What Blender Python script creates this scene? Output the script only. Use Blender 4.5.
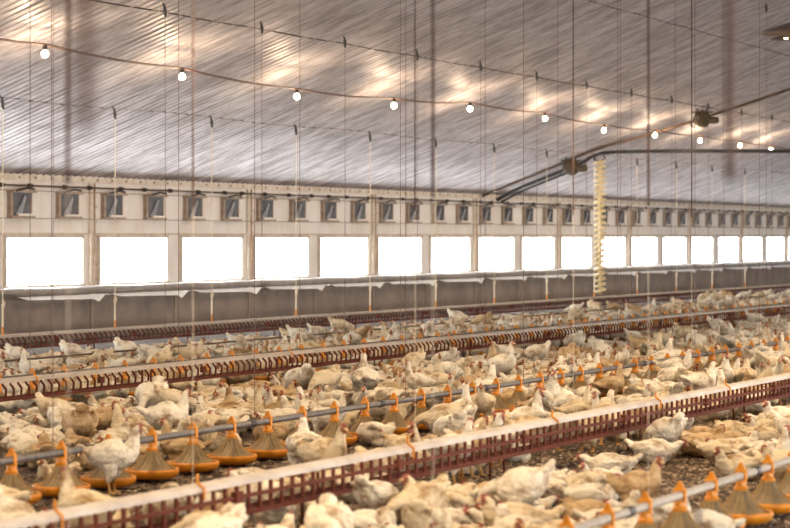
import bpy, bmesh, math, random
import numpy as np
from mathutils import Vector, Matrix, noise

random.seed(7)
rng = np.random.RandomState(11)
for o in list(bpy.data.objects): bpy.data.objects.remove(o)
scn = bpy.context.scene
COL = scn.collection

# ------------------------------------------------------------------ camera
# X runs along the long window wall, Y runs towards it, Z up; metres
EYE = 2.1
F = 2500.0                       # focal length in pixels of a 790 px wide frame
TH = math.atan(1055.0 / F)       # heading measured from +X towards +Y
CC, SS = math.cos(TH), math.sin(TH)
cam_d = bpy.data.cameras.new('camera')
cam = bpy.data.objects.new('camera', cam_d); COL.objects.link(cam)
cam.location = (0, 0, EYE)
cam.rotation_euler = (math.pi / 2, 0, TH - math.pi / 2)
cam_d.sensor_width = 36.0
cam_d.lens = 36.0 * F / 790.0
cam_d.shift_y = -27.0 / 790.0
cam_d.clip_end = 400
cam_d.dof.use_dof = True
cam_d.dof.focus_distance = 32.0
cam_d.dof.aperture_fstop = 2.6
scn.camera = cam

# ------------------------------------------------------------------ light
w = bpy.data.worlds.new('world'); scn.world = w; w.use_nodes = True
w.node_tree.nodes['Background'].inputs[0].default_value = (0.85, 0.93, 1.0, 1)
w.node_tree.nodes['Background'].inputs[1].default_value = 0.4
WINDOW_LIGHT = 13.0               # panes of the wall in view
WINDOW_LIGHT_NEAR = 17.5         # panes of the sunny side, behind the camera
BULB_WATT = 30.0
scn.view_settings.view_transform = 'Standard'
scn.view_settings.look = 'None'
scn.view_settings.gamma = 1.0
scn.view_settings.exposure = 0.48
scn.view_settings.use_curve_mapping = False

def project(x, y, z):
    d = x * CC + y * SS
    return 395 + F * (x * SS - y * CC) / d, 237 + F * (EYE - z) / d, d
def along(px, y):                # X on the line at distance y whose picture column is px
    d = F * y / (CC * (1450.0 - px))
    return (d - y * SS) / CC

# ------------------------------------------------------------------ materials
def mat(name, col, rough=0.6, metal=0.0, spec=0.5, var=0.0, scale=4.0, bump=0.0, bscale=40.0,
        stretch=(1, 1, 1), col2=None, emit=None, trans=0.0):
    m = bpy.data.materials.new(name); m.use_nodes = True
    nt = m.node_tree; N = nt.nodes; L = nt.links
    b = N['Principled BSDF']
    b.inputs['Roughness'].default_value = rough
    b.inputs['Metallic'].default_value = metal
    b.inputs['Specular IOR Level'].default_value = spec
    b.inputs['Base Color'].default_value = (*col, 1)
    tc = N.new('ShaderNodeTexCoord'); mp = N.new('ShaderNodeMapping')
    mp.inputs['Scale'].default_value = stretch
    L.new(tc.outputs['Object'], mp.inputs[0])
    if var > 0 or col2:
        n = N.new('ShaderNodeTexNoise'); n.inputs['Scale'].default_value = scale
        n.inputs['Detail'].default_value = 6; n.inputs['Roughness'].default_value = 0.65
        L.new(mp.outputs[0], n.inputs['Vector'])
        r = N.new('ShaderNodeValToRGB')
        c2 = col2 or tuple(c * (1 - var) for c in col)
        r.color_ramp.elements[0].position = 0.35; r.color_ramp.elements[0].color = (*c2, 1)
        r.color_ramp.elements[1].position = 0.62; r.color_ramp.elements[1].color = (*col, 1)
        L.new(n.outputs[0], r.inputs[0]); L.new(r.outputs[0], b.inputs['Base Color'])
    if bump > 0:
        n2 = N.new('ShaderNodeTexNoise'); n2.inputs['Scale'].default_value = bscale
        n2.inputs['Detail'].default_value = 4
        L.new(mp.outputs[0], n2.inputs['Vector'])
        bp = N.new('ShaderNodeBump'); bp.inputs['Strength'].default_value = bump
        bp.inputs['Distance'].default_value = 0.01
        L.new(n2.outputs[0], bp.inputs['Height']); L.new(bp.outputs[0], b.inputs['Normal'])
    if emit:
        b.inputs['Emission Color'].default_value = (*emit[0], 1)
        b.inputs['Emission Strength'].default_value = emit[1]
    if trans: b.inputs['Transmission Weight'].default_value = trans
    return m

M = {}
M['wall'] = mat('cream_wall_panel', (0.87, 0.83, 0.78), 0.6, var=0.16, scale=2.2, bump=0.15, bscale=9, stretch=(1, 1, 0.35), col2=(0.80, 0.73, 0.65))
M['concrete'] = mat('lower_wall_concrete', (0.32, 0.255, 0.205), 0.8, scale=1.3, bump=0.3, bscale=20, col2=(0.21, 0.17, 0.145))
M['post'] = mat('rusty_cream_post', (0.80, 0.73, 0.63), 0.6, scale=4, col2=(0.64, 0.52, 0.40))
M['rust'] = mat('rusty_steel', (0.58, 0.45, 0.33), 0.7, scale=8, col2=(0.42, 0.28, 0.18))
M['frame'] = mat('window_frame_paint', (0.66, 0.57, 0.48), 0.6, scale=6, col2=(0.52, 0.42, 0.33))
M['dark'] = mat('dark_plastic', (0.035, 0.028, 0.024), 0.45)
M['blackpipe'] = mat('black_flex_pipe', (0.04, 0.035, 0.03), 0.35, var=0.4, scale=3)
M['brownpipe'] = mat('brown_steel_pipe', (0.16, 0.095, 0.055), 0.4, metal=0.3, var=0.5, scale=3)
M['greypipe'] = mat('grey_galvanised_pipe', (0.20, 0.18, 0.165), 0.45, metal=0.4, var=0.35, scale=5, stretch=(3, 1, 1))
M['lightpipe'] = mat('dusty_light_grey_pipe', (0.50, 0.44, 0.36), 0.5, metal=0.2, var=0.3, scale=5, stretch=(3, 1, 1))
M['lid'] = mat('dusty_white_lid', (0.56, 0.50, 0.43), 0.5, scale=5, col2=(0.40, 0.34, 0.28), stretch=(0.6, 1, 1))
M['lidgrey'] = mat('dusty_grey_lid', (0.46, 0.38, 0.30), 0.6, scale=4, col2=(0.36, 0.29, 0.22), stretch=(0.6, 1, 1))
M['red'] = mat('oxblood_plastic_grille', (0.13, 0.036, 0.018), 0.75, spec=0.2, scale=9, col2=(0.12, 0.022, 0.011))
M['orange'] = mat('orange_plastic', (0.74, 0.28, 0.012), 0.4, scale=14, col2=(0.58, 0.19, 0.008))
M['spoke'] = mat('dusty_amber_wire', (0.40, 0.24, 0.07), 0.5)
M['pancone'] = mat('dusty_translucent_cone', (0.30, 0.22, 0.11), 0.5, scale=14, col2=(0.20, 0.14, 0.07))
M['cordlight'] = mat('pale_cord', (0.72, 0.60, 0.44), 0.7)
M['corddark'] = mat('dark_cord', (0.17, 0.10, 0.075), 0.6)
M['ropebrown'] = mat('brown_rope', (0.10, 0.06, 0.048), 0.9)
M['tarp'] = mat('grey_tarpaulin', (0.36, 0.32, 0.28), 0.45, scale=2.5, col2=(0.24, 0.21, 0.18), bump=0.4, bscale=6)
M['flap'] = mat('backlit_white_flap', (0.96, 0.95, 0.93), 0.5)  # near-white colour stands in for daylight coming through from behind
M['hose'] = mat('pale_yellow_plastic_hose', (0.86, 0.72, 0.42), 0.4, scale=20, col2=(0.72, 0.56, 0.30))
M['motor'] = mat('dusty_brown_cast_iron', (0.11, 0.075, 0.04), 0.8, scale=9, col2=(0.05, 0.03, 0.015), bump=0.6, bscale=30)
M['ventglass'] = mat('dark_vent_flap', (0.12, 0.12, 0.13), 0.22, spec=0.7, scale=4, col2=(0.055, 0.05, 0.05))
M['sheen'] = mat('painted_blue_sheen', (0.34, 0.35, 0.38), 0.3, scale=6, col2=(0.16, 0.16, 0.18))
M['lip'] = mat('white_vent_lip', (0.85, 0.80, 0.72), 0.5)
M['vframe'] = mat('brown_vent_frame', (0.42, 0.33, 0.25), 0.6, scale=8, col2=(0.27, 0.19, 0.13))
M['comb'] = mat('red_comb', (0.34, 0.10, 0.065), 0.6)
M['beak'] = mat('horn_beak', (0.70, 0.46, 0.22), 0.4)
M['eye'] = mat('dark_eye', (0.02, 0.012, 0.01), 0.15)
M['pane'] = mat('overcast_lit_pane', (0.8, 0.8, 0.8), 0.3, emit=((0.93, 0.975, 1.0), WINDOW_LIGHT))
M['pane_near'] = mat('sunlit_pane', (0.8, 0.8, 0.8), 0.3, emit=((1.0, 0.96, 0.92), WINDOW_LIGHT_NEAR))
M['bulb'] = mat('glowing_bulb', (1, 0.9, 0.8), 0.3, emit=((1.0, 0.72, 0.42), 60))
M['shade'] = mat('dark_lamp_shade', (0.10, 0.07, 0.055), 0.5)

# ceiling liner: glossy off-white corrugated sheet, stains and highlight streaks painted into its colour
def ceiling_mat():
    m = bpy.data.materials.new('corrugated_liner'); m.use_nodes = True
    nt = m.node_tree; N = nt.nodes; L = nt.links; b = N['Principled BSDF']
    tc = N.new('ShaderNodeTexCoord'); mp = N.new('ShaderNodeMapping')
    mp.inputs['Scale'].default_value = (4.0, 1.1, 1.1)
    L.new(tc.outputs['Object'], mp.inputs[0])
    n = N.new('ShaderNodeTexNoise'); n.inputs['Scale'].default_value = 1.0
    n.inputs['Detail'].default_value = 5; n.inputs['Roughness'].default_value = 0.7
    L.new(mp.outputs[0], n.inputs['Vector'])
    r = N.new('ShaderNodeValToRGB')
    r.color_ramp.elements[0].position = 0.40; r.color_ramp.elements[0].color = (0.34, 0.30, 0.30, 1)
    r.color_ramp.elements[1].position = 0.62; r.color_ramp.elements[1].color = (0.62, 0.575, 0.585, 1)
    L.new(n.outputs[0], r.inputs[0]); L.new(r.outputs[0], b.inputs['Base Color'])
    mr = N.new('ShaderNodeMapRange'); mr.inputs[1].default_value = 0.35; mr.inputs[2].default_value = 0.65
    mr.inputs[3].default_value = 0.58; mr.inputs[4].default_value = 0.38
    L.new(n.outputs[0], mr.inputs[0]); L.new(mr.outputs[0], b.inputs['Roughness'])
    b.inputs['Metallic'].default_value = 0.25
    n2 = N.new('ShaderNodeTexNoise'); n2.inputs['Scale'].default_value = 3.0; n2.inputs['Detail'].default_value = 3
    L.new(tc.outputs['Object'], n2.inputs['Vector'])
    bp = N.new('ShaderNodeBump'); bp.inputs['Strength'].default_value = 0.5; bp.inputs['Distance'].default_value = 0.03
    L.new(n2.outputs[0], bp.inputs['Height']); L.new(bp.outputs[0], b.inputs['Normal'])
    return m
M['ceil'] = ceiling_mat()

def litter_mat():
    m = bpy.data.materials.new('wood_litter'); m.use_nodes = True
    nt = m.node_tree; N = nt.nodes; L = nt.links; b = N['Principled BSDF']
    tc = N.new('ShaderNodeTexCoord')
    v = N.new('ShaderNodeTexVoronoi'); v.inputs['Scale'].default_value = 26.0
    mp = N.new('ShaderNodeMapping'); mp.inputs['Scale'].default_value = (0.6, 1, 1)
    L.new(tc.outputs['Object'], mp.inputs[0]); L.new(mp.outputs[0], v.inputs['Vector'])
    sx = N.new('ShaderNodeSeparateColor'); L.new(v.outputs['Color'], sx.inputs[0])
    r = N.new('ShaderNodeValToRGB'); e = r.color_ramp.elements
    e[0].position = 0.0; e[0].color = (0.035, 0.02, 0.012, 1)
    e[1].position = 1.0; e[1].color = (0.17, 0.11, 0.07, 1)
    x = e.new(0.5); x.color = (0.055, 0.033, 0.02, 1)
    x = e.new(0.8); x.color = (0.12, 0.075, 0.045, 1)
    L.new(sx.outputs[0], r.inputs[0])
    n = N.new('ShaderNodeTexNoise'); n.inputs['Scale'].default_value = 1.7; n.inputs['Detail'].default_value = 5
    L.new(tc.outputs['Object'], n.inputs['Vector'])
    mr = N.new('ShaderNodeMapRange'); mr.inputs[1].default_value = .3; mr.inputs[2].default_value = .7
    mr.inputs[3].default_value = .6; mr.inputs[4].default_value = 1.25
    L.new(n.outputs[0], mr.inputs[0])
    mx = N.new('ShaderNodeVectorMath'); mx.operation = 'SCALE'
    L.new(r.outputs[0], mx.inputs[0]); L.new(mr.outputs[0], mx.inputs['Scale'])
    L.new(mx.outputs[0], b.inputs['Base Color'])
    bp = N.new('ShaderNodeBump'); bp.inputs['Strength'].default_value = 1.0; bp.inputs['Distance'].default_value = 0.03
    L.new(v.outputs['Distance'], bp.inputs['Height']); L.new(bp.outputs[0], b.inputs['Normal'])
    b.inputs['Roughness'].default_value = 0.85
    return m
M['litter'] = litter_mat()

def chip_mat():
    m = bpy.data.materials.new('litter_chips'); m.use_nodes = True
    nt = m.node_tree; N = nt.nodes; L = nt.links; b = N['Principled BSDF']
    a = N.new('ShaderNodeAttribute'); a.attribute_name = 'tint'
    L.new(a.outputs['Color'], b.inputs['Base Color']); b.inputs['Roughness'].default_value = 0.8
    return m
M['chip'] = chip_mat()

def hen_mat():
    # plumage: colour per hen x part colour (face and shanks) x patchy litter stains
    m = bpy.data.materials.new('hen_plumage'); m.use_nodes = True
    nt = m.node_tree; N = nt.nodes; L = nt.links; b = N['Principled BSDF']
    a = N.new('ShaderNodeAttribute'); a.attribute_name = 'tint'
    oi = N.new('ShaderNodeObjectInfo')
    m1 = N.new('ShaderNodeMix'); m1.data_type = 'RGBA'; m1.blend_type = 'MULTIPLY'; m1.inputs[0].default_value = 1
    L.new(a.outputs['Color'], m1.inputs[6]); L.new(oi.outputs['Color'], m1.inputs[7])
    tc = N.new('ShaderNodeTexCoord')
    ad = N.new('ShaderNodeVectorMath'); ad.operation = 'ADD'
    L.new(tc.outputs['Object'], ad.inputs[0]); L.new(oi.outputs['Location'], ad.inputs[1])
    n = N.new('ShaderNodeTexNoise'); n.inputs['Scale'].default_value = 7.0; n.inputs['Detail'].default_value = 5
    n.inputs['Roughness'].default_value = 0.65
    L.new(ad.outputs[0], n.inputs['Vector'])
    r = N.new('ShaderNodeValToRGB'); e = r.color_ramp.elements
    e[0].position = 0.36; e[0].color = (0.36, 0.23, 0.12, 1)
    e[1].position = 0.52; e[1].color = (1, 1, 1, 1)
    L.new(n.outputs[0], r.inputs[0])
    m2 = N.new('ShaderNodeMix'); m2.data_type = 'RGBA'; m2.blend_type = 'MULTIPLY'; m2.inputs[0].default_value = 0.8
    L.new(m1.outputs[2], m2.inputs[6]); L.new(r.outputs[0], m2.inputs[7])
    L.new(m2.outputs[2], b.inputs['Base Color'])
    b.inputs['Roughness'].default_value = 0.8
    b.inputs['Specular IOR Level'].default_value = 0.2
    n2 = N.new('ShaderNodeTexVoronoi'); n2.inputs['Scale'].default_value = 34.0
    L.new(ad.outputs[0], n2.inputs['Vector'])
    bp = N.new('ShaderNodeBump'); bp.inputs['Strength'].default_value = 0.45; bp.inputs['Distance'].default_value = 0.012
    L.new(n2.outputs['Distance'], bp.inputs['Height']); L.new(bp.outputs[0], b.inputs['Normal'])
    return m
M['hen'] = hen_mat()

# ------------------------------------------------------------------ helpers
def link_mesh(name, me, m, parent=None):
    o = bpy.data.objects.new(name, me); COL.objects.link(o)
    if m is not None and not me.materials: me.materials.append(m)
    if parent: o.parent = parent
    return o
def obj(name, bm, m, parent=None, smooth=False):
    me = bpy.data.meshes.new(name); bm.to_mesh(me); bm.free()
    if smooth:
        for p in me.polygons: p.use_smooth = True
    return link_mesh(name, me, m, parent)
def thing(name, label, cat, loc=(0, 0, 0), group=None):
    o = bpy.data.objects.new(name, None); COL.objects.link(o); o.location = loc
    o.empty_display_size = 0.1
    o['label'] = label; o['category'] = cat
    if group: o['group'] = group
    return o
def tag(o, label, cat, group=None):
    o['label'] = label; o['category'] = cat
    if group: o['group'] = group
    return o
def struct(o): o['kind'] = 'structure'; return o
def copy_tree(root, label):
    c = root.copy(); COL.objects.link(c); c['label'] = label
    for ch in root.children:
        d = ch.copy(); COL.objects.link(d); d.parent = c
        for g in ch.children:
            e = g.copy(); COL.objects.link(e); e.parent = d
    return c
def box(bm, x0, x1, y0, y1, z0, z1):
    r = bmesh.ops.create_cube(bm, size=1.0)
    for v in r['verts']:
        v.co = Vector(((x0 + x1) / 2 + v.co.x * (x1 - x0), (y0 + y1) / 2 + v.co.y * (y1 - y0), (z0 + z1) / 2 + v.co.z * (z1 - z0)))
    return r['verts']
def tube(bm, pts, r, seg=8, caps=True, rads=None):
    pts = [Vector(p) for p in pts]; rings = []
    prev = None
    for i, p in enumerate(pts):
        t = (pts[min(i + 1, len(pts) - 1)] - pts[max(i - 1, 0)]).normalized()
        if prev is None:
            up = Vector((0, 0, 1)) if abs(t.z) < 0.9 else Vector((1, 0, 0))
            a = t.cross(up).normalized()
        else:
            a = (prev - t * prev.dot(t)).normalized()
        prev = a; b = t.cross(a)
        rr = rads[i] if rads else r
        rings.append([bm.verts.new(p + (a * math.cos(2 * math.pi * k / seg) + b * math.sin(2 * math.pi * k / seg)) * rr) for k in range(seg)])
    for i in range(len(rings) - 1):
        for k in range(seg):
            bm.faces.new((rings[i][k], rings[i][(k + 1) % seg], rings[i + 1][(k + 1) % seg], rings[i + 1][k]))
    if caps:
        bm.faces.new(rings[0][::-1]); bm.faces.new(rings[-1])
    return rings
def lathe(bm, prof, seg=20, cx=0, cy=0):
    rings = []
    for r, z in prof:
        rings.append([bm.verts.new((cx + r * math.cos(2 * math.pi * k / seg), cy + r * math.sin(2 * math.pi * k / seg), z)) for k in range(seg)])
    for i in range(len(rings) - 1):
        for k in range(seg):
            bm.faces.new((rings[i][k], rings[i][(k + 1) % seg], rings[i + 1][(k + 1) % seg], rings[i + 1][k]))
    return rings
ORD = ['', 'first', 'second', 'third', 'fourth', 'fifth', 'sixth', 'seventh', 'eighth', 'ninth', 'tenth', 'eleventh', 'twelfth',
       'thirteenth', 'fourteenth', 'fifteenth', 'sixteenth', 'seventeenth', 'eighteenth', 'nineteenth']
TENS = {2: 'twent', 3: 'thirt', 4: 'fort', 5: 'fift', 6: 'sixt', 7: 'sevent', 8: 'eight'}
def ordinal(n):
    if n < 20: return ORD[n]
    t, u = divmod(n, 10)
    return TENS[t] + ('ieth' if u == 0 else 'y-' + ORD[u])

# ------------------------------------------------------------------ building
WALL_Y = 26.1; EAVE = 3.36; SLOPE = 0.375
RIDGE_Y = 11.6; NEAR_Y = -2.9
X0, X1 = -7.0, 128.0
BAY = 3.62
def ceil_z(y): return EAVE + SLOPE * ((WALL_Y - y) if y > RIDGE_Y else (y - NEAR_Y))
win_x = [along(px, WALL_Y) for px in (5, 99)]
BAY = 0.0000481 * F * WALL_Y / (CC * CC)          # module of the windows
WX0 = win_x[0]                                    # left edge of the first window in view
WW = BAY * 0.815; WZ0, WZ1 = 1.14, 2.075
k0 = int(math.floor((X0 + 1.0 - WX0) / BAY)) + 1
k1 = int((X1 - 1.0 - WX0) / BAY) - 0
# floor
bm = bmesh.new(); box(bm, X0, X1, NEAR_Y, WALL_Y, -0.2, 0.0)
struct(obj('floor', bm, M['litter']))
# window wall, with real openings
def window_wall(name, y0, y1, pane_mat, inner, nameno):
    bm = bmesh.new()
    box(bm, X0, X1, y0, y1, 0.95, WZ0)
    box(bm, X0, X1, y0, y1, WZ1, EAVE + 0.1)
    xs = [WX0 + k * BAY for k in range(k0, k1)]
    prev = X0
    for x in xs:
        box(bm, prev, x, y0, y1, WZ0, WZ1); prev = x + WW
    box(bm, prev, X1, y0, y1, WZ0, WZ1)
    struct(obj(name, bm, M['wall']))
    return xs
xs = window_wall('wall_back', WALL_Y, WALL_Y + 0.22, M['pane'], 1, 0)
window_wall('wall_front', NEAR_Y - 0.22, NEAR_Y, M['pane_near'], 1, 0)
bm = bmesh.new()
box(bm, X0, X1, WALL_Y - 0.03, WALL_Y + 0.22, 0.0, 0.95)
struct(obj('trim_1', bm, M['concrete']))
bm = bmesh.new(); box(bm, X0, X1, NEAR_Y - 0.22, NEAR_Y + .03, 0, 0.95); struct(obj('trim_2', bm, M['concrete']))
# seams between lower panels
bm = bmesh.new()
for x in xs:
    xx = x - 0.1 * BAY
    box(bm, xx - 0.035, xx + 0.035, WALL_Y - 0.05, WALL_Y - 0.028, 0.0, 0.92)
struct(obj('trim_3', bm, M['vframe']))
n = 0
def windows(xlist, y_in, sgn, pmat):
    global n
    for x in xlist:
        n += 1
        bm = bmesh.new()
        ya, yb = y_in + sgn * 0.02, y_in + sgn * 0.04
        box(bm, x, x + WW, min(ya, yb), max(ya, yb), WZ0, WZ1)
        p = struct(obj('window_%d' % n, bm, pmat))
        bm = bmesh.new()
        a, b = y_in + sgn * (-0.05), y_in + sgn * 0.018
        a, b = min(a, b), max(a, b)
        box(bm, x - 0.10, x, a, b, WZ0, WZ1 + 0.07)
        box(bm, x + WW, x + WW + 0.04, y_in + sgn * -.012 if sgn > 0 else y_in, y_in + .018 if sgn > 0 else y_in + .012, WZ0, WZ1 + 0.07)
        box(bm, x, x + WW, a, b, WZ1, WZ1 + 0.07)
        box(bm, x - .1, x + WW + .04, a, b, WZ0 - 0.04, WZ0 - .001)
        obj('window_frame', bm, M['frame'], p)
windows(xs, WALL_Y, 1, M['pane'])
windows(xs[::1], NEAR_Y, -1, M['pane_near'])
# end walls
for nm, a, b in (('wall_left', X0 - 0.2, X0), ('wall_right', X1, X1 + 0.2)):
    bm = bmesh.new()
    pts = [(NEAR_Y - .2, 0), (WALL_Y + .2, 0), (WALL_Y + .2, EAVE), (RIDGE_Y, ceil_z(RIDGE_Y + .001)), (NEAR_Y - .2, EAVE)]
    f1 = [bm.verts.new((a, y, z)) for y, z in pts]; f2 = [bm.verts.new((b, y, z)) for y, z in pts]
    bm.faces.new(f1); bm.faces.new(f2[::-1])
    for i in range(5): bm.faces.new((f1[i], f2[i], f2[(i + 1) % 5], f1[(i + 1) % 5]))
    struct(obj(nm, bm, M['wall']))
# corrugated ceiling liner, both slopes in one object; ribs run up the slope
P = 0.25; DEP = 0.020
prof = [(0.0, 0), (0.30, 0), (0.42, 1), (0.58, 1), (0.70, 0)]
ys = list(np.linspace(WALL_Y + 0.05, RIDGE_Y, 13)) + list(np.linspace(RIDGE_Y, NEAR_Y - 0.05, 9))[1:]
cx = []
for i in range(int((X1 - X0) / P) + 1):
    for f, h in prof: cx.append((X0 + (i + f) * P, h))
vv = []
for y in ys:
    zc = EAVE + SLOPE * ((WALL_Y - y) if y >= RIDGE_Y else (y - NEAR_Y))
    for x, h in cx: vv.append((x, y, zc + (-DEP if h else 0)))
nx = len(cx); ff = []
for j in range(len(ys) - 1):
    for i in range(nx - 1):
        a = j * nx + i; ff.append((a, a + nx, a + nx + 1, a + 1))
me = bpy.data.meshes.new('ceiling'); me.from_pydata(vv, [], ff); me.update()
ce = struct(link_mesh('ceiling', me, M['ceil']))
sm = ce.modifiers.new('thickness', 'SOLIDIFY'); sm.thickness = 0.04; sm.offset = 1
# eave moulding and ridge
bm = bmesh.new(); box(bm, X0, X1, WALL_Y - 0.05, WALL_Y, EAVE - 0.14, EAVE - 0.02)
struct(obj('trim_4', bm, M['post']))
bm = bmesh.new(); box(bm, X0, X1, WALL_Y - 0.035, WALL_Y, WZ1 + 0.07, WZ1 + 0.11)
struct(obj('trim_5', bm, M['frame']))
# screw heads along the moulding
bm = bmesh.new()
for i in range(int((X1 - X0) / 0.62)):
    x = X0 + i * 0.62; box(bm, x, x + 0.06, WALL_Y - 0.062, WALL_Y - 0.045, EAVE - 0.10, EAVE - 0.05)
struct(obj('trim_6', bm, M['vframe']))
# steel posts between every second pair of windows
c = 0
for i, x in enumerate(xs):
    if (i + k0) % 2 == 0: continue
    xp = x - 0.095 * BAY; px, _, _ = project(xp, WALL_Y, 2)
    if px < -60 or px > 830: continue
    c += 1
    bm = bmesh.new()
    box(bm, xp - 0.085, xp + 0.085, WALL_Y - 0.06, WALL_Y, 0.9, EAVE - 0.14)
    tp = struct(obj('trim_%d' % (6 + c), bm, M['post']))
    bm = bmesh.new(); box(bm, xp + 0.03, xp + 0.065, WALL_Y - 0.09, WALL_Y - 0.06, 1.1, EAVE - 0.14)
    for z in np.arange(1.2, 3.1, 0.3): box(bm, xp + 0.01, xp + 0.085, WALL_Y - 0.105, WALL_Y - 0.085, z, z + 0.05)
    obj('rusty_strip', bm, M['rust'], tp)

# conduit with black couplings under the eave
t = thing('conduit', 'long pale conduit with black couplings running under the eave above the vents', 'pipe', (0, WALL_Y - 0.10, 0))
bm = bmesh.new(); tube(bm, [(X0 + .1, 0, EAVE - 0.24), (X1 - .1, 0, EAVE - 0.24)], 0.022, 6); obj('pipe', bm, M['brownpipe'], t)
bm = bmesh.new()
for i in range(80):
    x = 36 + i * 1.18 + random.uniform(-.2, .2); tube(bm, [(x, 0, EAVE - .24), (x + .12, 0, EAVE - .24)], 0.045, 7)
obj('coupling', bm, M['dark'], t)['kind'] = 'stuff'
for nm, z, lb in (('control_wire', 3.02, 'thin control wire stretched along the wall just above the vents'), ('control_wire', 2.47, 'thin control wire stretched along the wall just below the vents')):
    bm = bmesh.new(); tube(bm, [(X0 + .1, WALL_Y - 0.13, z), (X1 - .1, WALL_Y - 0.13, z)], 0.010, 5)
    tag(obj(nm, bm, M['vframe']), lb, 'wire')

# ------------------------------------------------------------------ wall vents (two to a module)
def make_vent():
    t = thing('wall_vent', '', 'vent', (0, 0, 0), 'vent flaps in a row above the windows')
    W_, H_ = 0.80, 0.46
    bm = bmesh.new()
    box(bm, 0.02, 0.11, -0.08, 0, 0, H_); box(bm, W_ + .04, W_ + 0.08, -0.05, 0, 0, H_)
    box(bm, 0, W_ + .09, -0.16, 0, H_, H_ + 0.05); box(bm, 0, W_ + .09, -0.12, 0, -0.05, 0)
    obj('vent_frame', bm, M['vframe'], t)
    bm = bmesh.new()
    v = box(bm, 0.11, W_ + .04, -0.02, 0.0, 0.0, H_)
    for q in v:
        if q.co.z > 0.1: q.co.y -= 0.05
    fl = obj('vent_flap', bm, M['ventglass'], t)
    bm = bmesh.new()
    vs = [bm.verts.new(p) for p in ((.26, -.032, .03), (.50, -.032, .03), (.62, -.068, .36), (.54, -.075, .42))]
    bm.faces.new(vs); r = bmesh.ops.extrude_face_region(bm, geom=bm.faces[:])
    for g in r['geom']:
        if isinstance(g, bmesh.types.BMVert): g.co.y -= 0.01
    obj('painted_sheen', bm, M['sheen'], fl)  # pale quad paints the bluish highlight on the dark flap
    bm = bmesh.new(); box(bm, 0.30, W_ + .04, -0.09, -0.03, 0.0, 0.045); obj('lip', bm, M['lip'], t)
    bm = bmesh.new()
    tube(bm, [(0.10, -.16, H_ + .03), (.5, -.16, H_ + .09), (.78, -.16, H_ + .07)], 0.022, 6)
    obj('lever', bm, M['dark'], t)
    return t
vent = None
vx = []
for k in range(-3, 80):
    x = WX0 + 0.06 + k * BAY / 2; a = project(x, WALL_Y, 2.8)[0]; b = project(x + .85, WALL_Y, 2.8)[0]
    if b > -2 and a < 792: vx.append(x)
for i, x in enumerate(vx):
    if i == 0: lb = 'leftmost grey vent flap in the row above the windows'
    elif i == len(vx) - 1: lb = 'rightmost grey vent flap in the row above the windows'
    else: lb = 'grey vent flap above the windows, %s from the left in the row' % ordinal(i + 1)
    if vent is None: vent = make_vent(); t = vent; t['label'] = lb
    else: t = copy_tree(vent, lb)
    t.location = (x, WALL_Y, 2.52)

# ------------------------------------------------------------------ rolled curtain and its white flaps
bm = bmesh.new(); pts = []; rads = []
x = X0 + .2
while x < X1 - .2:
    pts.append((x, WALL_Y - 0.15 + 0.01 * math.sin(x * 3.1), 1.025 - 0.022 * abs(math.sin(math.pi * (x - WX0) / BAY))))
    rads.append(0.085 + 0.012 * noise.noise(Vector((x * 1.7, 0, 0)))); x += 0.45
tube(bm, pts, 0.09, 10, rads=rads)
tag(obj('rolled_curtain', bm, M['tarp'], smooth=True), 'long grey rolled-up tarpaulin curtain lying along the wall under the windows', 'curtain')
vis = [x for x in xs if project(x + WW, WALL_Y, 1)[0] > 0 and project(x, WALL_Y, 1)[0] < 790]
for i, x in enumerate(vis):
    xa, xb = x + 0.12, x + BAY + 0.02
    bm = bmesh.new()
    N_ = 14; top = []; bot = []
    for q in range(N_ + 1):
        f = q / N_; xx = xa + (xb - xa) * f
        h = 0.02 + (0.035 + 0.05 * f if f < 0.80 else 0.135 if f < .9 else 0.0) if f > .05 else 0.02
        s = 0.012 * noise.noise(Vector((xx * 4, 3, 0)))
        zt = 0.915 + s; yy = WALL_Y - 0.27 + 0.012 * math.sin(xx * 9)
        top.append((xx, yy + 0.07, zt)); bot.append((xx, yy - 0.02, zt - h))
    for a, b in ((top, bot),):
        va = [bm.verts.new(p) for p in a]; vb = [bm.verts.new(p) for p in b]
        vc = [bm.verts.new((p[0], p[1] + .012, p[2])) for p in a]; vd = [bm.verts.new((p[0], p[1] + .012, p[2])) for p in b]
        for q in range(N_):
            bm.faces.new((va[q], vb[q], vb[q + 1], va[q + 1])); bm.faces.new((vc[q], vc[q + 1], vd[q + 1], vd[q]))
            bm.faces.new((vb[q], vd[q], vd[q + 1], vb[q + 1])); bm.faces.new((va[q], va[q + 1], vc[q + 1], vc[q]))
    lb = ('white plastic flap below the rolled curtain under the leftmost window' if i == 0 else
          'white plastic flap below the rolled curtain under the rightmost window' if i == len(vis) - 1 else
          'white plastic flap below the rolled curtain under the %s window from the left' % ordinal(i + 1))
    tag(obj('curtain_flap', bm, M['flap']), lb, 'curtain flap', 'white flaps below the rolled curtain')

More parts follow.
